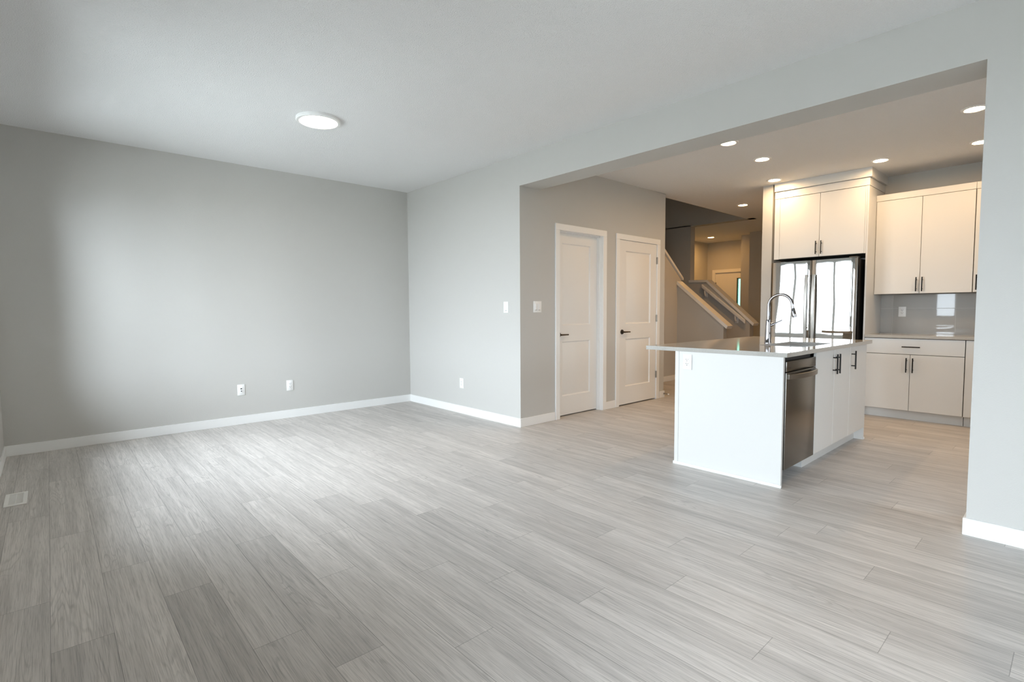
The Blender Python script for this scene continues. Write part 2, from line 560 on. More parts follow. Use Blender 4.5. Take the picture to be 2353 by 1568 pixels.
# ------------------------------------------------------------------ baseboards
def bb(name, *boxes):
    m = MB()
    for b in boxes:
        m.box(*b, 0.0, BB, bevel=0.002, seg=1)
    struct(m.build(name, 'trim'))
bb('baseboard_far', (XL, XB - BT, YA - BT, YA))
bb('baseboard_left', (XL, XL + BT, 0.47, YA - BT), (XL, XL + BT, YR, -1.42))
bb('baseboard_right', (XB - BT, XB, Y1 - BT, YA), (XB - BT, XB, YR, Y2 + BT), (XB, XB + TB, Y2, Y2 + BT), (XB + TB, XB + TB + BT, YR, Y2 + BT))
bb('baseboard_doors', (XB, 4.064, Y1 - BT, Y1), (4.950, 5.136, Y1 - BT, Y1), (6.118, XD + BT, Y1 - BT, Y1), (XD, XD + BT, Y1, YB))
bb('baseboard_stair', (XD, 7.96, YB - BT, YB), (7.96 - BT, 7.96, 3.835, YB))
bb('baseboard_hall', (XF - BT, XF, 2.665, 2.785 + BT), (XF, 10.55, 2.785, 2.785 + BT), (10.55 - BT, 10.55, 2.797, 4.58))
bb('baseboard_rear', (XL + BT, XB - BT, YR, YR + BT))

# ------------------------------------------------------------------ interior doors
def panel_slab(x0, x1, yf, th, z0, z1, panels):
    """moulded two-panel door leaf facing -y"""
    bm = bmesh.new()
    xs = [x0, panels[0][0], panels[0][1], x1]
    zs = [z0]
    for p in sorted(panels, key=lambda q: q[2]):
        zs += [p[2], p[3]]
    zs.append(z1)
    grid = [[bm.verts.new((x, yf, z)) for z in zs] for x in xs]
    pan = []
    for i in range(3):
        for j in range(len(zs) - 1):
            f = bm.faces.new((grid[i][j], grid[i + 1][j], grid[i + 1][j + 1], grid[i][j + 1]))
            if i == 1 and j % 2 == 1:
                pan.append(f)
    for f in bm.faces:
        f.normal_update()
    ext = bmesh.ops.extrude_face_region(bm, geom=[f for f in bm.faces if f not in pan] + pan)
    vs_ = [e for e in ext['geom'] if isinstance(e, bmesh.types.BMVert)]
    bmesh.ops.translate(bm, vec=(0, th, 0), verts=vs_)
    pan = [f for f in bm.faces if all(abs(v.co.y - yf) < 1e-6 for v in f.verts) and abs(f.calc_center_median().x - (xs[1] + xs[2]) / 2) < 1e-3
           and any(abs(f.calc_center_median().z - (p[2] + p[3]) / 2) < 1e-3 for p in panels)]
    bmesh.ops.recalc_face_normals(bm, faces=bm.faces)
    bmesh.ops.inset_individual(bm, faces=pan, thickness=0.006, depth=0.0)
    bmesh.ops.inset_individual(bm, faces=pan, thickness=0.014, depth=-0.014)
    bmesh.ops.inset_individual(bm, faces=pan, thickness=0.004, depth=0.0)
    bmesh.ops.inset_individual(bm, faces=pan, thickness=0.030, depth=0.008)
    m = MB()
    m.merge(bm)
    return m

def casing(x0, x1, ztop, wd, yf, parent):
    m = MB()
    m.box(x0 - wd, x0, yf - 0.016, yf, 0, ztop, bevel=0.003, seg=1)
    m.box(x1, x1 + wd, yf - 0.016, yf, 0, ztop, bevel=0.003, seg=1)
    m.box(x0 - wd, x1 + wd, yf - 0.016, yf, ztop, ztop + wd, bevel=0.003, seg=1)
    return m.build('casing', 'trim', parent)

def lever(px, yf, z, parent, toward=1):
    h = MB()
    h.cyl((px, yf, z), (px, yf - 0.010, z), 0.030, 0.028, 28)
    h.cyl((px, yf - 0.010, z), (px, yf - 0.045, z), 0.010, None, 16)
    h.tube([(px - toward * 0.008, yf - 0.045, z), (px + toward * 0.03, yf - 0.048, z), (px + toward * 0.075, yf - 0.046, z), (px + toward * 0.118, yf - 0.040, z - 0.001)],
           [0.010, 0.009, 0.008, 0.0075], 12)
    return h.build('door_handle', 'bronze', parent)

def latch_door():
    # recessed leaf (swings into the room behind)
    x0, x1, zt = 4.138, 4.884, 2.062
    yl = Y1 + 0.075
    leaf = panel_slab(x0 + 0.003, x1 - 0.003, yl, 0.035, 0.012, zt - 0.003, [(x0 + 0.125, x1 - 0.125, 0.225, 0.85), (x0 + 0.125, x1 - 0.125, 1.025, 1.945)]).build('door_1', 'door')
    struct(leaf)
    jm = MB()
    jm.box(D1[0], x0, Y1, Y1 + 0.112, 0, zt).box(x1, D1[1], Y1, Y1 + 0.112, 0, zt).box(D1[0], D1[1], Y1, Y1 + 0.112, zt, D1[3])
    jm.box(x0, x0 + 0.011, Y1 + 0.036, yl - 0.001, 0, zt).box(x1 - 0.011, x1, Y1 + 0.036, yl - 0.001, 0, zt).box(x0, x1, Y1 + 0.036, yl - 0.001, zt - 0.011, zt)
    jm.build('jamb', 'trim', leaf)
    casing(x0, x1, zt, 0.068, Y1, leaf)
    lever(x0 + 0.072, yl, 0.925, leaf)
latch_door()

def closet_door():
    x0, x1, zt = 5.208, 6.030, 2.056
    yl = Y1 - 0.001
    leaf = panel_slab(x0 + 0.004, x1 - 0.004, yl, 0.035, 0.015, zt - 0.003, [(x0 + 0.135, x1 - 0.135, 0.235, 0.84), (x0 + 0.135, x1 - 0.135, 1.02, 1.93)]).build('door_2', 'door')
    struct(leaf)
    jm = MB()
    jm.box(D2[0], x0, Y1, Y1 + 0.112, 0, zt).box(x1, D2[1], Y1, Y1 + 0.112, 0, zt).box(D2[0], D2[1], Y1, Y1 + 0.112, zt, D2[3])
    jm.box(x0, x0 + 0.011, Y1 + 0.036, Y1 + 0.06, 0, zt).box(x1 - 0.011, x1, Y1 + 0.036, Y1 + 0.06, 0, zt)
    jm.build('jamb', 'trim', leaf)
    casing(x0, x1, zt, 0.068, Y1, leaf)
    lever(x0 + 0.065, yl, 0.925, leaf)
    for z in (0.29, 1.04, 1.80):
        MB().cyl((x1 - 0.002, yl - 0.012, z), (x1 - 0.002, yl - 0.012, z + 0.09), 0.008, None, 12).box(x1 - 0.010, x1 + 0.010, yl - 0.010, yl + 0.001, z, z + 0.09).build('hinge', 'hinge', leaf)
closet_door()

def front_door():
    y0, y1, zt = 4.88, 5.78, 2.04
    xf = 11.57
    m = MB()
    gy0, gy1, gz0, gz1 = 5.13, 5.265, 0.75, 1.885
    m.box(xf, xf + 0.045, y0, gy0, 0.012, zt).box(xf, xf + 0.045, gy1, y1, 0.012, zt)
    m.box(xf, xf + 0.045, gy0, gy1, 0.012, gz0).box(xf, xf + 0.045, gy0, gy1, gz1, zt)
    leaf = struct(m.build('door_3', 'door'))
    MB().box(xf + 0.018, xf + 0.024, gy0, gy1, gz0, gz1).build('glass_strip', 'greenglass', leaf)
    fr_ = MB().box(xf - 0.008, xf + 0.02, gy1, gy1 + 0.018, gz0 - 0.018, gz1 + 0.018).box(xf - 0.008, xf + 0.02, gy0 - 0.018, gy0, gz0 - 0.018, gz1 + 0.018).box(xf - 0.008, xf + 0.02, gy0, gy1, gz1, gz1 + 0.018).box(xf - 0.008, xf + 0.02, gy0, gy1, gz0 - 0.018, gz0)
    fr_.build('glazing_bead', 'bronze', leaf)
    c = MB()
    c.box(11.534, 11.55, y1, y1 + 0.07, 0, zt + 0.07).box(11.534, 11.55, y0 - 0.07, y0, 0, zt + 0.07).box(11.534, 11.55, y0, y1, zt, zt + 0.07)
    c.box(11.55, 11.70, y1, 5.80, 0, zt).box(11.55, 11.70, 4.86, y0, 0, zt).box(11.55, 11.70, 4.86, 5.80, zt, 2.06)
    c.build('casing', 'trim', leaf)
    for z in (0.3, 1.0, 1.72):
        B(xf - 0.012, xf, y1 - 0.012, y1 - 0.002, z, z + 0.10).build('hinge', 'bronze', leaf)
front_door()

# ------------------------------------------------------------------ windows on the left wall, the last one added for light
for i, (y0, y1, z0, z1, n) in enumerate(WINS):
    xo, xi = XL - 0.13, XL - 0.06
    f = MB()
    t = 0.045
    f.box(xo, xi, y0, y1, z0, z0 + t).box(xo, xi, y0, y1, z1 - t, z1)
    for k in range(n + 1):
        yc = y0 + (y1 - y0) * k / n
        a, b = (yc - 0.055, yc + 0.055)
        if k == 0: a, b = y0, y0 + t
        if k == n: a, b = y1 - t, y1
        f.box(xo, xi, a, b, z0 + t, z1 - t)
    wn = struct(f.build('window_%d' % (i + 1), 'trim'))
    for k in range(n):
        a = y0 + (y1 - y0) * k / n; b = y0 + (y1 - y0) * (k + 1) / n
        B(xo + 0.03, xo + 0.036, a + 0.03, b - 0.03, z0 + 0.03, z1 - 0.03).build('pane', 'glass', wn)
    cs = MB()
    cs.box(XL, XL + 0.012, y0 - 0.07, y0, max(0, z0 - 0.07), z1 + 0.07).box(XL, XL + 0.012, y1, y1 + 0.07, max(0, z0 - 0.07), z1 + 0.07).box(XL, XL + 0.012, y0, y1, z1, z1 + 0.07)
    if z0 > 0.2:
        cs.box(XL, XL + 0.012, y0, y1, z0 - 0.07, z0)
    cs.build('casing', 'trim', wn)

a0, a1, z0, z1, n = ADDED_WIN
f = MB()
yo, yi, t = YR - 0.09, YR - 0.03, 0.045
f.box(a0, a1, yo, yi, z0, z0 + t).box(a0, a1, yo, yi, z1 - t, z1)
for k in range(n + 1):
    c = a0 + (a1 - a0) * k / n
    p, q = (a0, a0 + t) if k == 0 else ((a1 - t, a1) if k == n else (c - 0.04, c + 0.04))
    f.box(p, q, yo, yi, z0 + t, z1 - t)
wn = struct(f.build('window_4', 'trim'))  # added window, out of view, lets fill light into the kitchen
for k in range(n):
    B(a0 + (a1 - a0) * k / n + 0.03, a0 + (a1 - a0) * (k + 1) / n - 0.03, yo + 0.03, yo + 0.036, z0 + 0.03, z1 - 0.03).build('pane', 'glass', wn)
MB().box(a0 - 0.07, a0, YR, YR + 0.015, z0 - 0.07, z1 + 0.07).box(a1, a1 + 0.07, YR, YR + 0.015, z0 - 0.07, z1 + 0.07).box(a0, a1, YR, YR + 0.015, z1, z1 + 0.07).box(a0, a1, YR, YR + 0.025, z0 - 0.07, z0).build('casing', 'trim', wn)

# ------------------------------------------------------------------ stairs and handrail
st = MB()
for k in range(4):
    st.box(8.08, XP0, 3.95 + 0.235 * k, 3.95 + 0.235 * (k + 1) + 0.02, 0, 0.185 * (k + 1), bevel=0.012)
st.box(8.08, XP0, 4.90, 6.05, 0, 0.185 * 5, bevel=0.012)
for k in range(7):
    st.box(8.08 - 0.25 * (k + 1), 8.08 - 0.25 * k + 0.02, YB + 0.11, 6.05, 0, 0.185 * (6 + k), bevel=0.012)
struct(st.build('stairs', 'carpet'))

hr = thing('handrail', 'white sloping wooden handrail on brackets along the stair half wall', 'handrail', (XP0, 4.3, 0.9))
hx = XP0 - 0.065
HR = [(3.90, 0.985), (4.70, 1.63)]
def rail_pt(t):
    return (HR[0][0] + (HR[1][0] - HR[0][0]) * t, HR[0][1] + (HR[1][1] - HR[0][1]) * t)
r_ = MB()
a_, b_ = rail_pt(0.0), rail_pt(1.0)
r_.prism([(a_[0], a_[1] - 0.038), (a_[0], a_[1] + 0.034), (b_[0], b_[1] + 0.034), (b_[0], b_[1] - 0.038)], 'x', hx - 0.026, hx + 0.026)
bmesh.ops.bevel(r_.bm, geom=list(r_.bm.edges), offset=0.010, segments=3, affect='EDGES')
r_.build('rail', 'trim', hr)
for t in (0.22, 0.93):
    y, z = rail_pt(t)
    b_ = MB()
    b_.box(XP0 - 0.008, XP0, y - 0.03, y + 0.03, z - 0.17, z - 0.06, bevel=0.004)
    b_.tube([(XP0 - 0.008, y, z - 0.14), (XP0 - 0.045, y, z - 0.125), (hx, y, z - 0.085), (hx, y, z - 0.015)], [0.016, 0.018, 0.016, 0.014], 10)
    b_.build('bracket', 'trim', hr)

# ------------------------------------------------------------------ lamps
def recessed():
    t = thing('recessed_light', 'x', 'light', (0, 0, 0), 'recessed ceiling lights')
    MB().lathe((0, 0, 0), [(0.058, 0.0), (0.058, -0.004), (0.066, -0.009), (0.080, -0.007), (0.086, -0.001), (0.086, 0.0)], 40).build('trim_ring', 'plate', t)
    MB().lathe((0, 0, 0), [(0.0, -0.0035), (0.058, -0.0035)], 40).build('lens', 'pot', t)
    return t
POTS = [((4.771, 2.283), 'small warm recessed ceiling light nearest the header soffit, above the island'),
        ((5.546, 2.295), 'small warm recessed ceiling light above the island, second from the header soffit'),
        ((6.530, 1.496), 'warm recessed ceiling light right of the fridge cabinet crown, before the white wall cabinets'),
        ((6.540, 2.560), 'warm recessed ceiling light at the left end of the crown above the fridge'),
        ((7.732, 3.465), 'warm recessed ceiling light in the hallway beside the dark stairwell opening'),
        ((10.640, 5.440), 'far recessed ceiling light in the foyer, seen through the stair opening'),
        ((5.420, 0.640), 'warm recessed ceiling light touching the right wall edge, largest of the kitchen lights'),
        ((6.529, 0.715), 'warm recessed ceiling light almost hidden by the right wall edge, only a sliver')]
p0 = recessed()
for i, ((x, y), lab) in enumerate(POTS):
    o = p0 if i == 0 else dup(p0, (x, y, H))
    o.location = (x, y, H)
    o['label'] = lab
    if i in (4, 5):                      # the hall and foyer lamps burn warmer
        for c in o.children:
            if c.name.startswith('lens'):
                c.data = c.data.copy()
                c.data.materials[0] = M['amber']

cl = thing('ceiling_light', 'large round flush white disc light glowing on the living room ceiling', 'light', (1.690, 4.195, H))
MB().lathe((1.690, 4.195, H), [(0.150, 0.0), (0.172, 0.0), (0.172, -0.016), (0.166, -0.023), (0.146, -0.025), (0.146, -0.020)], 64).build('rim', 'plate', cl)
MB().lathe((1.690, 4.195, H), [(0.0, -0.022), (0.10, -0.0215), (0.146, -0.020)], 64).build('diffuser', 'disk', cl)

# ------------------------------------------------------------------ switches, outlets, vent, door stop
def plate_xf(face, c):
    """returns box(u0,u1,z0,z1,d0,d1) in wall space: u along wall, d out from wall"""
    def f(m, u0, u1, z0, z1, d0, d1, bevel=0.0):
        if face == '-y':
            m.box(c[0] + u0, c[0] + u1, c[1] - d1, c[1] - d0, c[2] + z0, c[2] + z1, bevel=bevel)
        else:
            m.box(c[0] - d1, c[0] - d0, c[1] - u1, c[1] - u0, c[2] + z0, c[2] + z1, bevel=bevel)
        return m
    return f
def cyl_xf(face, c, m, u, z, r, d0, d1):
    if face == '-y':
        m.cyl((c[0] + u, c[1] - d0, c[2] + z), (c[0] + u, c[1] - d1, c[2] + z), r, None, 14)
    else:
        m.cyl((c[0] - d0, c[1] - u, c[2] + z), (c[0] - d1, c[1] - u, c[2] + z), r, None, 14)

def switch(face, c, gangs, label):
    hw = 0.036 if gangs == 1 else 0.058
    t = thing('light_switch', label, 'light switch', c)
    f = plate_xf(face, c)
    f(MB(), -hw, hw, -0.058, 0.058, 0.0, 0.006, 0.002).build('cover_plate', 'plate', t)
    for g_ in range(gangs):
        u = 0 if gangs == 1 else (-0.023 if g_ == 0 else 0.023)
        m = MB()
        f(m, u - 0.0165, u + 0.0165, -0.033, 0.033, 0.006, 0.009, 0.001)
        f(m, u - 0.0145, u + 0.0145, -0.030, 0.031, 0.009, 0.011, 0.001)
        rk = m.build('rocker', 'plate', t)
        f(MB(), u - 0.0145, u + 0.0145, -0.036, -0.031, 0.006, 0.0075).build('gap', 'slot', rk)
def outlet(face, c, label, kind='duplex'):
    t = thing('wall_outlet' if kind == 'duplex' else 'cable_jack', label, 'outlet', c)
    f = plate_xf(face, c)
    f(MB(), -0.036, 0.036, -0.058, 0.058, 0.0, 0.006, 0.002).build('cover_plate', 'plate', t)
    if kind == 'duplex':
        m = f(MB(), -0.0165, 0.0165, -0.033, 0.033, 0.006, 0.009, 0.001)
        rc = m.build('receptacle', 'plate', t)
        s = MB()
        for z in (0.016, -0.016):
            f(s, -0.0085, -0.0055, z + 0.0, z + 0.009, 0.0085, 0.0095)
            f(s, 0.0055, 0.0085, z + 0.001, z + 0.008, 0.0085, 0.0095)
            cyl_xf(face, c, s, 0.0, z - 0.007, 0.003, 0.0085, 0.0095)
        s.build('slot', 'slot', rc)
    else:
        m = f(MB(), -0.0165, 0.0165, -0.033, 0.033, 0.006, 0.009, 0.001)
        rc = m.build('insert', 'plate', t)
        s = MB()
        f(s, -0.007, 0.007, 0.006, 0.018, 0.0085, 0.0095)
        cyl_xf(face, c, s, 0.0, -0.013, 0.0055, 0.0085, 0.014)
        s.build('socket', 'slot', rc)
switch('-y', (3.803, Y1, 1.235), 2, 'double rocker light switch plate on the shaded wall left of the first white door')
switch('-x', (XB, 4.046, 1.232), 1, 'single rocker light switch plate on the bright wall just left of the opening edge')
outlet('-y', (1.498, YA, 0.370), 'white cable jack plate low on the far wall, left of the outlet', 'jack')
outlet('-y', (2.002, YA, 0.368), 'white duplex outlet low on the far wall, right of the cable jack')
outlet('-x', (XB, 4.838, 0.355), 'white outlet low on the brightly lit wall between the corner and the opening')
outlet('-x', (3.588, 2.004, 0.800), 'white duplex outlet high on the white island end panel under the counter')
outlet('-x', (XK - 0.0105, 1.433, 1.158), 'white duplex outlet on the glossy grey tile backsplash')

fv = thing('floor_vent', 'small white louvred floor register on the grey planks by the left wall', 'vent', (-0.2025, 4.553, 0.0))
m = MB().box(-0.256, -0.149, 4.405, 4.430, 0.0, 0.007, bevel=0.002).box(-0.256, -0.149, 4.676, 4.701, 0.0, 0.007, bevel=0.002)
m.box(-0.256, -0.236, 4.430, 4.676, 0.0, 0.007).box(-0.169, -0.149, 4.430, 4.676, 0.0, 0.007)
m.build('frame', 'vent', fv)
m = MB()
for k in range(24):
    y = 4.434 + k * 0.0101
    m.box(-0.236, -0.169, y, y + 0.0062, 0.001, 0.0055)
m.box(-0.2045, -0.2005, 4.430, 4.676, 0.001, 0.006)
m.build('louvres', 'vent', fv)
B(-0.236, -0.169, 4.430, 4.676, 0.0004, 0.001).build('duct', 'slot', fv)

ds = thing('door_stop', 'small spring door stop on the baseboard at the end of the door wall', 'door stop', (6.18, Y1 - BT, 0.05))
MB().cyl((XD + BT - 0.02, Y1 - BT, 0.052), (XD + BT - 0.02, Y1 - BT - 0.006, 0.052), 0.012, None, 14).tube([(XD + BT - 0.02, Y1 - BT - 0.006, 0.052), (XD + BT - 0.02, Y1 - BT - 0.065, 0.050)], 0.006, 10).build('spring', 'hinge', ds)
MB().cyl((XD + BT - 0.02, Y1 - BT - 0.065, 0.050), (XD + BT - 0.02, Y1 - BT - 0.08, 0.050), 0.009, None, 12).build('tip', 'plate', ds)

# ------------------------------------------------------------------ bar pulls
def pull(face, c, length, vertical, parent):
    """black bar pull centred at c on a face; -x face: bar runs in y or z; -y face: in x or z"""
    m = MB()
    out = Vector((-1, 0, 0)) if face == '-x' else Vector((0, -1, 0))
    along = Vector((0, 0, 1)) if vertical else (Vector((0, 1, 0)) if face == '-x' else Vector((1, 0, 0)))
    c = Vector(c)
    a, b = c + out * 0.032 - along * length / 2, c + out * 0.032 + along * length / 2
    m.cyl(a, b, 0.006, None, 14)
    for s_ in (-1, 1):
        q = c + along * s_ * (length / 2 - 0.028)
        m.cyl(q, q + out * 0.032, 0.0045, None, 10)
    return m.build('handle', 'black', parent)

G = 0.0020   # half of the reveal between doors
# ------------------------------------------------------------------ island
IX0, IX1, IY0, IY1, ZC, TC = 3.585, 5.593, 1.296, 2.367, 0.908, 0.030
YF = 1.318
SX0, SX1, SY0, SY1 = 4.225, 4.885, 1.405, 1.745
ct = MB()
ct.box(IX0, SX0, IY0, IY1, ZC - TC, ZC).box(SX1, IX1, IY0, IY1, ZC - TC, ZC).box(SX0, SX1, IY0, SY0, ZC - TC, ZC).box(SX0, SX1, SY1, IY1, ZC - TC, ZC)
bmesh.ops.remove_doubles(ct.bm, verts=ct.bm.verts, dist=1e-5)
tag(ct.build('island_countertop', 'quartz'), 'long polished grey beige quartz countertop on the kitchen island', 'countertop')

ep = thing('island_end_panel', 'white flat end panel of the island facing the living room', 'panel', (3.60, 1.71, 0))
pm = MB().box(3.590, 3.609, YF, 2.105, 0.0, ZC - TC)
pm.build('panel', 'cab', ep)
B(3.586, 3.590, 2.075, 2.105, 0.022, ZC - TC).build('edge_strip', 'cab', ep)
B(3.586, 3.590, YF, YF + 0.012, 0.022, ZC - TC).build('edge_strip', 'cab', ep)
MB().box(3.577, 3.590, YF - 0.006, 2.112, 0.0, 0.022, bevel=0.004).build('shoe_moulding', 'trim', ep)
fp = thing('island_far_panel', 'thin white end panel closing the fridge side of the island', 'panel', (5.50, 1.71, 0))
MB().box(5.495, 5.513, YF, 2.105, 0.0, ZC - TC).build('panel', 'cab', fp)
MB().box(5.513, 5.525, YF - 0.004, 2.105, 0.0, 0.022, bevel=0.004).build('shoe_moulding', 'trim', fp)
tag(B(3.609, 5.495, 2.085, 2.103, 0.0, ZC - TC).build('island_back_panel', 'cab'), 'white back panel of the island under the counter overhang', 'panel')
tag(B(4.185, 5.495, 1.392, 1.414, 0.0, 0.100).box(4.185, 4.207, 1.414, 2.085, 0.0, 0.100).build('toe_kick_board', 'cab'), 'low recessed white toe kick board under the island doors', 'toe kick')

def door_y(x0, x1, z0, z1, parent, hx_=None, hz=0.762):
    d = B(x0 + G, x1 - G, YF, YF + 0.019, z0, z1, bevel=0.0012, seg=1).build('door', 'cab', parent)
    if hx_ is not None:
        pull('-y', (hx_, YF, hz), 0.155, True, d)
ZD0, ZD1 = 0.112, 0.874
sc = thing('sink_base_cabinet', 'white two-door sink base cabinet in the island beside the dishwasher', 'cabinet', (4.62, 1.7, 0.1))
cb = MB().box(4.205, 4.221, YF + 0.020, 2.085, 0.1, 0.692).box(5.014, 5.028, YF + 0.020, 2.085, 0.1, 0.692)
cb.box(4.221, 5.014, YF + 0.020, 2.085, 0.1, 0.116).box(4.221, 5.014, 2.070, 2.085, 0.116, 0.692).box(4.221, 5.014, YF + 0.020, YF + 0.036, 0.60, 0.66)
cb.build('carcass', 'cabin', sc)
door_y(4.205, 4.620, ZD0, ZD1, sc, 4.588)
door_y(4.620, 5.028, ZD0, ZD1, sc, 4.652)
nc = thing('island_cabinet', 'narrow single-door white island cabinet at the fridge end', 'cabinet', (5.26, 1.7, 0.1))
B(5.032, 5.494, YF + 0.020, 2.085, 0.1, ZC - TC).build('carcass', 'cabin', nc)
door_y(5.028, 5.494, ZD0, ZD1, nc, 5.064)

dwt = thing('dishwasher', 'dark stainless dishwasher with bar handle built into the island', 'dishwasher', (3.91, 1.7, 0.0))
B(3.630, 4.185, YF + 0.035, 2.05, 0.09, 0.862).build('body', 'fridgeside', dwt)
dd = B(3.632, 4.186, YF - 0.004, YF + 0.034, 0.112, 0.772, bevel=0.004).build('door', 'dsteel', dwt)
cpn = B(3.632, 4.186, YF - 0.004, YF + 0.034, 0.776, 0.846, bevel=0.004).build('control_panel', 'dsteel', dwt)
MB().box(3.655, 3.705, YF - 0.0048, YF - 0.003, 0.803, 0.8045).box(3.665, 3.705, YF - 0.0048, YF - 0.003, 0.797, 0.7985).build('status_mark', 'slot', cpn)
hp = []
for k in range(13):
    t = k / 12.0
    hp.append((3.645 + t * 0.530, YF - 0.012 - 0.040 * math.sin(math.pi * t) ** 0.6, 0.745))
hm = MB()
prev = None
for x, y, z in hp:
    ring = [hm.bm.verts.new((x, y - 0.006, z - 0.017)), hm.bm.verts.new((x, y - 0.006, z + 0.014)), hm.bm.verts.new((x, y + 0.004, z + 0.017)), hm.bm.verts.new((x, y + 0.006, z - 0.017))]
    if prev:
        for k in range(4):
            hm.bm.faces.new((prev[k], prev[(k + 1) % 4], ring[(k + 1) % 4], ring[k]))
    else:
        hm.bm.faces.new(ring)
    prev = ring
hm.bm.faces.new(list(reversed(prev)))
hm.box(3.640, 3.655, YF - 0.016, YF - 0.004, 0.728, 0.760).box(4.165, 4.180, YF - 0.016, YF - 0.004, 0.728, 0.760)
hm.build('handle', 'handle_steel', dd)
B(3.634, 4.180, YF + 0.26, YF + 0.27, 0.0, 0.09).build('kick_plate', 'gap', dwt)

sk = thing('sink', 'undermount stainless sink bowl set in the island counter', 'sink', (4.555, 1.575, 0.70))
sm = MB()
zt_, zb = ZC - TC - 0.001, 0.700
sm.box(SX0 - 0.012, SX0, SY0 - 0.012, SY1 + 0.012, zb, zt_).box(SX1, SX1 + 0.012, SY0 - 0.012, SY1 + 0.012, zb, zt_)
sm.box(SX0, SX1, SY0 - 0.012, SY0, zb, zt_).box(SX0, SX1, SY1, SY1 + 0.012, zb, zt_).box(SX0 - 0.012, SX1 + 0.012, SY0 - 0.012, SY1 + 0.012, zb - 0.004, zb)
sm.build('bowl', 'sinksteel', sk)
MB().cyl((4.555, 1.60, zb), (4.555, 1.60, zb + 0.003), 0.045, None, 28).build('drain', 'chrome', sk)

FX, FY = 4.530, 1.795
fc = thing('faucet', 'tall chrome gooseneck pull-down faucet behind the island sink', 'faucet', (FX, FY, ZC))
MB().lathe((FX, FY, ZC), [(0.0, 0.0), (0.028, 0.0), (0.028, 0.006), (0.0255, 0.012), (0.024, 0.08), (0.021, 0.15), (0.0175, 0.195), (0.0165, 0.20), (0.0, 0.20)], 32).build('body', 'chrome', fc)
pth = [(FX, FY, ZC + 0.198), (FX, FY, ZC + 0.25), (FX, FY, ZC + 0.31)]
R = 0.094
for k in range(1, 15):
    a = math.pi * k / 15.0 * 1.08
    pth.append((FX, FY - R + R * math.cos(a), ZC + 0.315 + R * math.sin(a)))
e = Vector(pth[-1])
dn = Vector((0, -0.20, -1.0)).normalized()
MB().tube(pth + [tuple(e + dn * 0.02)], 0.0125, 18).build('neck', 'chrome', fc)
hd = MB().tube([tuple(e + dn * 0.018), tuple(e + dn * 0.022), tuple(e + dn * 0.085), tuple(e + dn * 0.095)], [0.013, 0.0145, 0.018, 0.0165], 20)
hd.build('spray_head', 'chrome', fc)
lv = MB().cyl((FX, FY, ZC + 0.150), (FX + 0.030, FY - 0.026, ZC + 0.158), 0.016, 0.014, 18)
lv.tube([(FX + 0.026, FY - 0.022, ZC + 0.157), (FX + 0.060, FY - 0.050, ZC + 0.176), (FX + 0.092, FY - 0.076, ZC + 0.194)], [0.0085, 0.0065, 0.006], 12)
lv.build('lever', 'chrome', fc)

# ------------------------------------------------------------------ fridge wall
def door_x(y0, y1, z0, z1, xf, parent, hy=None, hz=0.0, name='door'):
    d = B(xf, xf + 0.019, y0 + G, y1 - G, z0 + G, z1 - G, bevel=0.0012, seg=1).build(name, 'cab', parent)
    if hy is not None:
        pull('-x', (xf, hy, hz), 0.155, True, d)
    return d
FYL, FYR = 2.640, 1.662     # fridge niche
fcab = thing('over_fridge_cabinet', 'white two-door wall cabinet with crown above the fridge', 'cabinet', (7.1, 2.15, 1.81))
B(XF + 0.020, XK - 0.002, FYR + 0.002, FYL - 0.001, 1.812, 2.60).build('carcass', 'cabin', fcab)
B(XF, XF + 0.019, FYR + 0.002, FYR + 0.016, 1.812, 2.552).build('filler', 'cab', fcab)
B(XF, XF + 0.019, 2.577, FYL - 0.003, 1.812, 2.552).build('filler', 'cab', fcab)
door_x(2.132, 2.577, 1.812, 2.553, XF, fcab, 2.160, 1.918)
door_x(FYR + 0.016, 2.132, 1.812, 2.553, XF, fcab, 2.104, 1.918)
B(XF - 0.004, XF + 0.019, FYR - 0.020, FYL - 0.003, 2.556, 2.640).box(XF + 0.019, XK - 0.002, FYR - 0.020, FYR - 0.004, 2.556, 2.640).build('frieze', 'cab', fcab)
B(XF - 0.026, XF + 0.019, FYR - 0.042, FYL - 0.003, 2.643, H - 0.001).box(XF + 0.019, XK - 0.002, FYR - 0.042, FYR - 0.004, 2.643, H - 0.001).build('crown', 'cab', fcab)
tag(B(XF, XK - 0.001, FYR - 0.016, FYR, 0.0, 2.553).build('fridge_side_panel', 'cab'), 'tall thin white gable panel on the right side of the fridge', 'panel')

fr = thing('refrigerator', 'polished stainless french-door fridge behind the island', 'refrigerator', (7.0, 2.15, 0.0))
FA, FB_, FXF = 1.702, 2.606, 6.640
B(FXF + 0.075, XK - 0.03, FA + 0.012, FB_ - 0.012, 0.02, 1.755).build('body', 'fridgeside', fr)
def fridge_door(y0, y1, z0, z1, name, bow=0.003):
    """leaf with softly bowed front and rounded long edges"""
    n = 16
    pts = []
    for k in range(n + 1):
        t = k / n
        y = y0 + (y1 - y0) * t
        c = 1 - (2 * t - 1) ** 2
        edge = min(t, 1 - t) * (y1 - y0)
        rr = 0.016
        cut = rr - math.sqrt(max(0.0, rr * rr - (rr - edge) ** 2)) if edge < rr else 0.0
        pts.append((FXF + bow * (1 - c) + cut, y))
    pts = pts + [(FXF + 0.070, y1), (FXF + 0.070, y0)]
    m = MB().prism(pts, 'z', z0, z1)
    return m.build(name, 'steel', fr, 50)
MID = 2.163
dl = fridge_door(MID + 0.003, FB_, 0.755, 1.762, 'door')
dr = fridge_door(FA, MID - 0.003, 0.755, 1.762, 'door')
dz = fridge_door(FA, FB_, 0.06, 0.748, 'freezer_drawer')
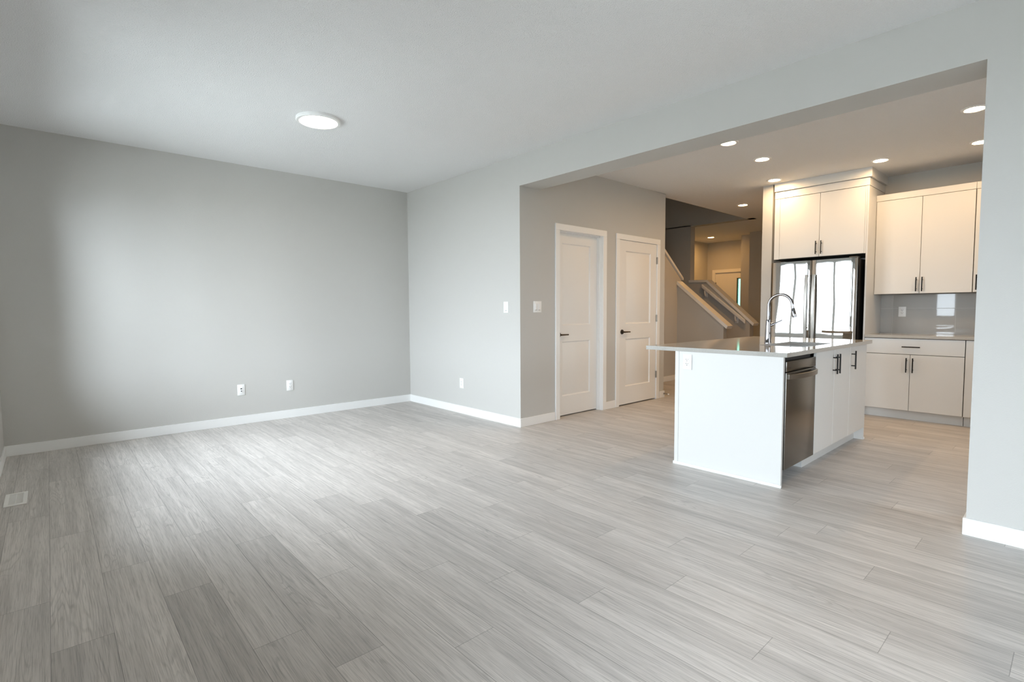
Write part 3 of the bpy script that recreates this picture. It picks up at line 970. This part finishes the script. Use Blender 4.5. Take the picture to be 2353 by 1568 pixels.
def fridge_handle(y, z0, z1, parent):
    m = MB()
    pts = []
    for k in range(13):
        t = k / 12.0
        pts.append((FXF - 0.030 - 0.022 * math.sin(math.pi * t), y, z0 + (z1 - z0) * t))
    prev = None
    for px_, py_, pz_ in pts:
        ring = [m.bm.verts.new((px_ + dx, py_ + dy, pz_)) for dx, dy in ((-0.011, -0.0145), (-0.013, 0.0), (-0.011, 0.0145), (0.009, 0.0145), (0.009, -0.0145))]
        if prev:
            for k in range(5):
                m.bm.faces.new((prev[k], prev[(k + 1) % 5], ring[(k + 1) % 5], ring[k]))
        else:
            m.bm.faces.new(ring)
        prev = ring
    m.bm.faces.new(list(reversed(prev)))
    m.box(FXF - 0.030, FXF + 0.008, y - 0.010, y + 0.010, z0, z0 + 0.022, bevel=0.003).box(FXF - 0.030, FXF + 0.008, y - 0.010, y + 0.010, z1 - 0.022, z1, bevel=0.003)
    m.build('handle', 'handle_steel', parent)
fridge_handle(MID + 0.038, 0.850, 1.595, dl)
fridge_handle(MID - 0.038, 0.850, 1.595, dr)
m = MB()
m.tube([(FXF - 0.045, FA + 0.08, 0.66), (FXF - 0.058, (FA + FB_) / 2, 0.66), (FXF - 0.045, FB_ - 0.08, 0.66)], 0.0135, 14)
for y in (FA + 0.09, FB_ - 0.09):
    m.cyl((FXF - 0.045, y, 0.66), (FXF + 0.008, y, 0.66), 0.009)
m.build('handle', 'handle_steel', dz)
for y0 in (FA + 0.01, FB_ - 0.09):
    B(FXF + 0.03, FXF + 0.14, y0, y0 + 0.08, 1.763, 1.778, bevel=0.004).build('hinge_cover', 'fridgeside', fr)
MB().box(FXF + 0.09, FXF + 0.12, FA + 0.02, FB_ - 0.02, 0.0, 0.055).build('base_grille', 'fridgeside', fr)

# ------------------------------------------------------------------ wall and base cabinets
XU = 7.085
def upper(y0, y1, splits, handles, label):
    t = thing('wall_cabinet', label, 'cabinet', ((XU + XK) / 2, (y0 + y1) / 2, 1.358), 'white kitchen wall cabinets')
    B(XU + 0.020, XK - 0.001, y0 + 0.001, y1 - 0.001, 1.360, 2.470).build('carcass', 'cabin', t)
    for (a, b), h in zip(splits, handles):
        door_x(a, b, 1.358, 2.408, XU, t, h, 1.459)
    B(XU - 0.003, XU + 0.019, y0, y1, 2.410, 2.478).build('top_rail', 'cab', t)
upper(0.794, 1.645, [(1.228, 1.644), (0.794, 1.228)], [1.254, 1.202], 'white two-door wall cabinet next to the fridge panel, above the backsplash')
upper(-0.060, 0.791, [(0.366, 0.791), (-0.060, 0.366)], [0.762, -0.030], 'white wall cabinet at the right, mostly hidden behind the wall edge')

def base(y0, y1, label, drawer, splits, handles):
    t = thing('base_cabinet', label, 'cabinet', ((XF + XK) / 2, (y0 + y1) / 2, 0.0), 'white kitchen base cabinets')
    B(XF + 0.020, XK - 0.001, y0 + 0.001, y1 - 0.001, 0.1, ZC - 0.041).build('carcass', 'cabin', t)
    B(XF + 0.070, XF + 0.086, y0 + 0.001, y1 - 0.001, 0.0, 0.1).build('toe_kick', 'cab', t)
    if drawer:
        d = door_x(y0, y1, 0.706, 0.874, XF, t, name='drawer')
        pull('-x', (XF, (y0 + y1) / 2 + 0.004, 0.787), 0.155, False, d)
    top = 0.704 if drawer else 0.874
    for (a, b), h in zip(splits, handles):
        door_x(a, b, 0.102, top, XF, t, h, 0.592)
base(0.790, 1.645, 'white base cabinet with one drawer over two doors, right of the island', True, [(1.228, 1.645), (0.790, 1.228)], [1.256, 1.201])
base(-0.060, 0.787, 'white base cabinet with plain tall door at the right wall edge', False, [(0.33, 0.787), (-0.060, 0.33)], [None, None])
tag(B(XF - 0.018, XK - 0.001, -0.065, 1.645, ZC - 0.030, ZC, bevel=0.002, seg=1).build('wall_countertop', 'quartz'), 'quartz countertop along the tiled kitchen wall right of the fridge', 'countertop')

bs = MB().box(XK - 0.009, XK, -0.06, 1.645, ZC, 1.357)
bso = struct(bs.build('wall_backsplash', 'grout'))
tm = MB()
TY = [1.645, 1.526, 0.957, 0.388, -0.06]
for a, b in zip(TY, TY[1:]):
    for z0, z1 in ((ZC + 0.002, 1.194), (1.197, 1.357)):
        tm.box(XK - 0.0105, XK - 0.003, b + 0.002, a - 0.002, z0, z1, bevel=0.0008, seg=1)
tm.build('tiles', 'tile', bso)

for o in bpy.data.objects:
    if '_base' in o:
        del o['_base']
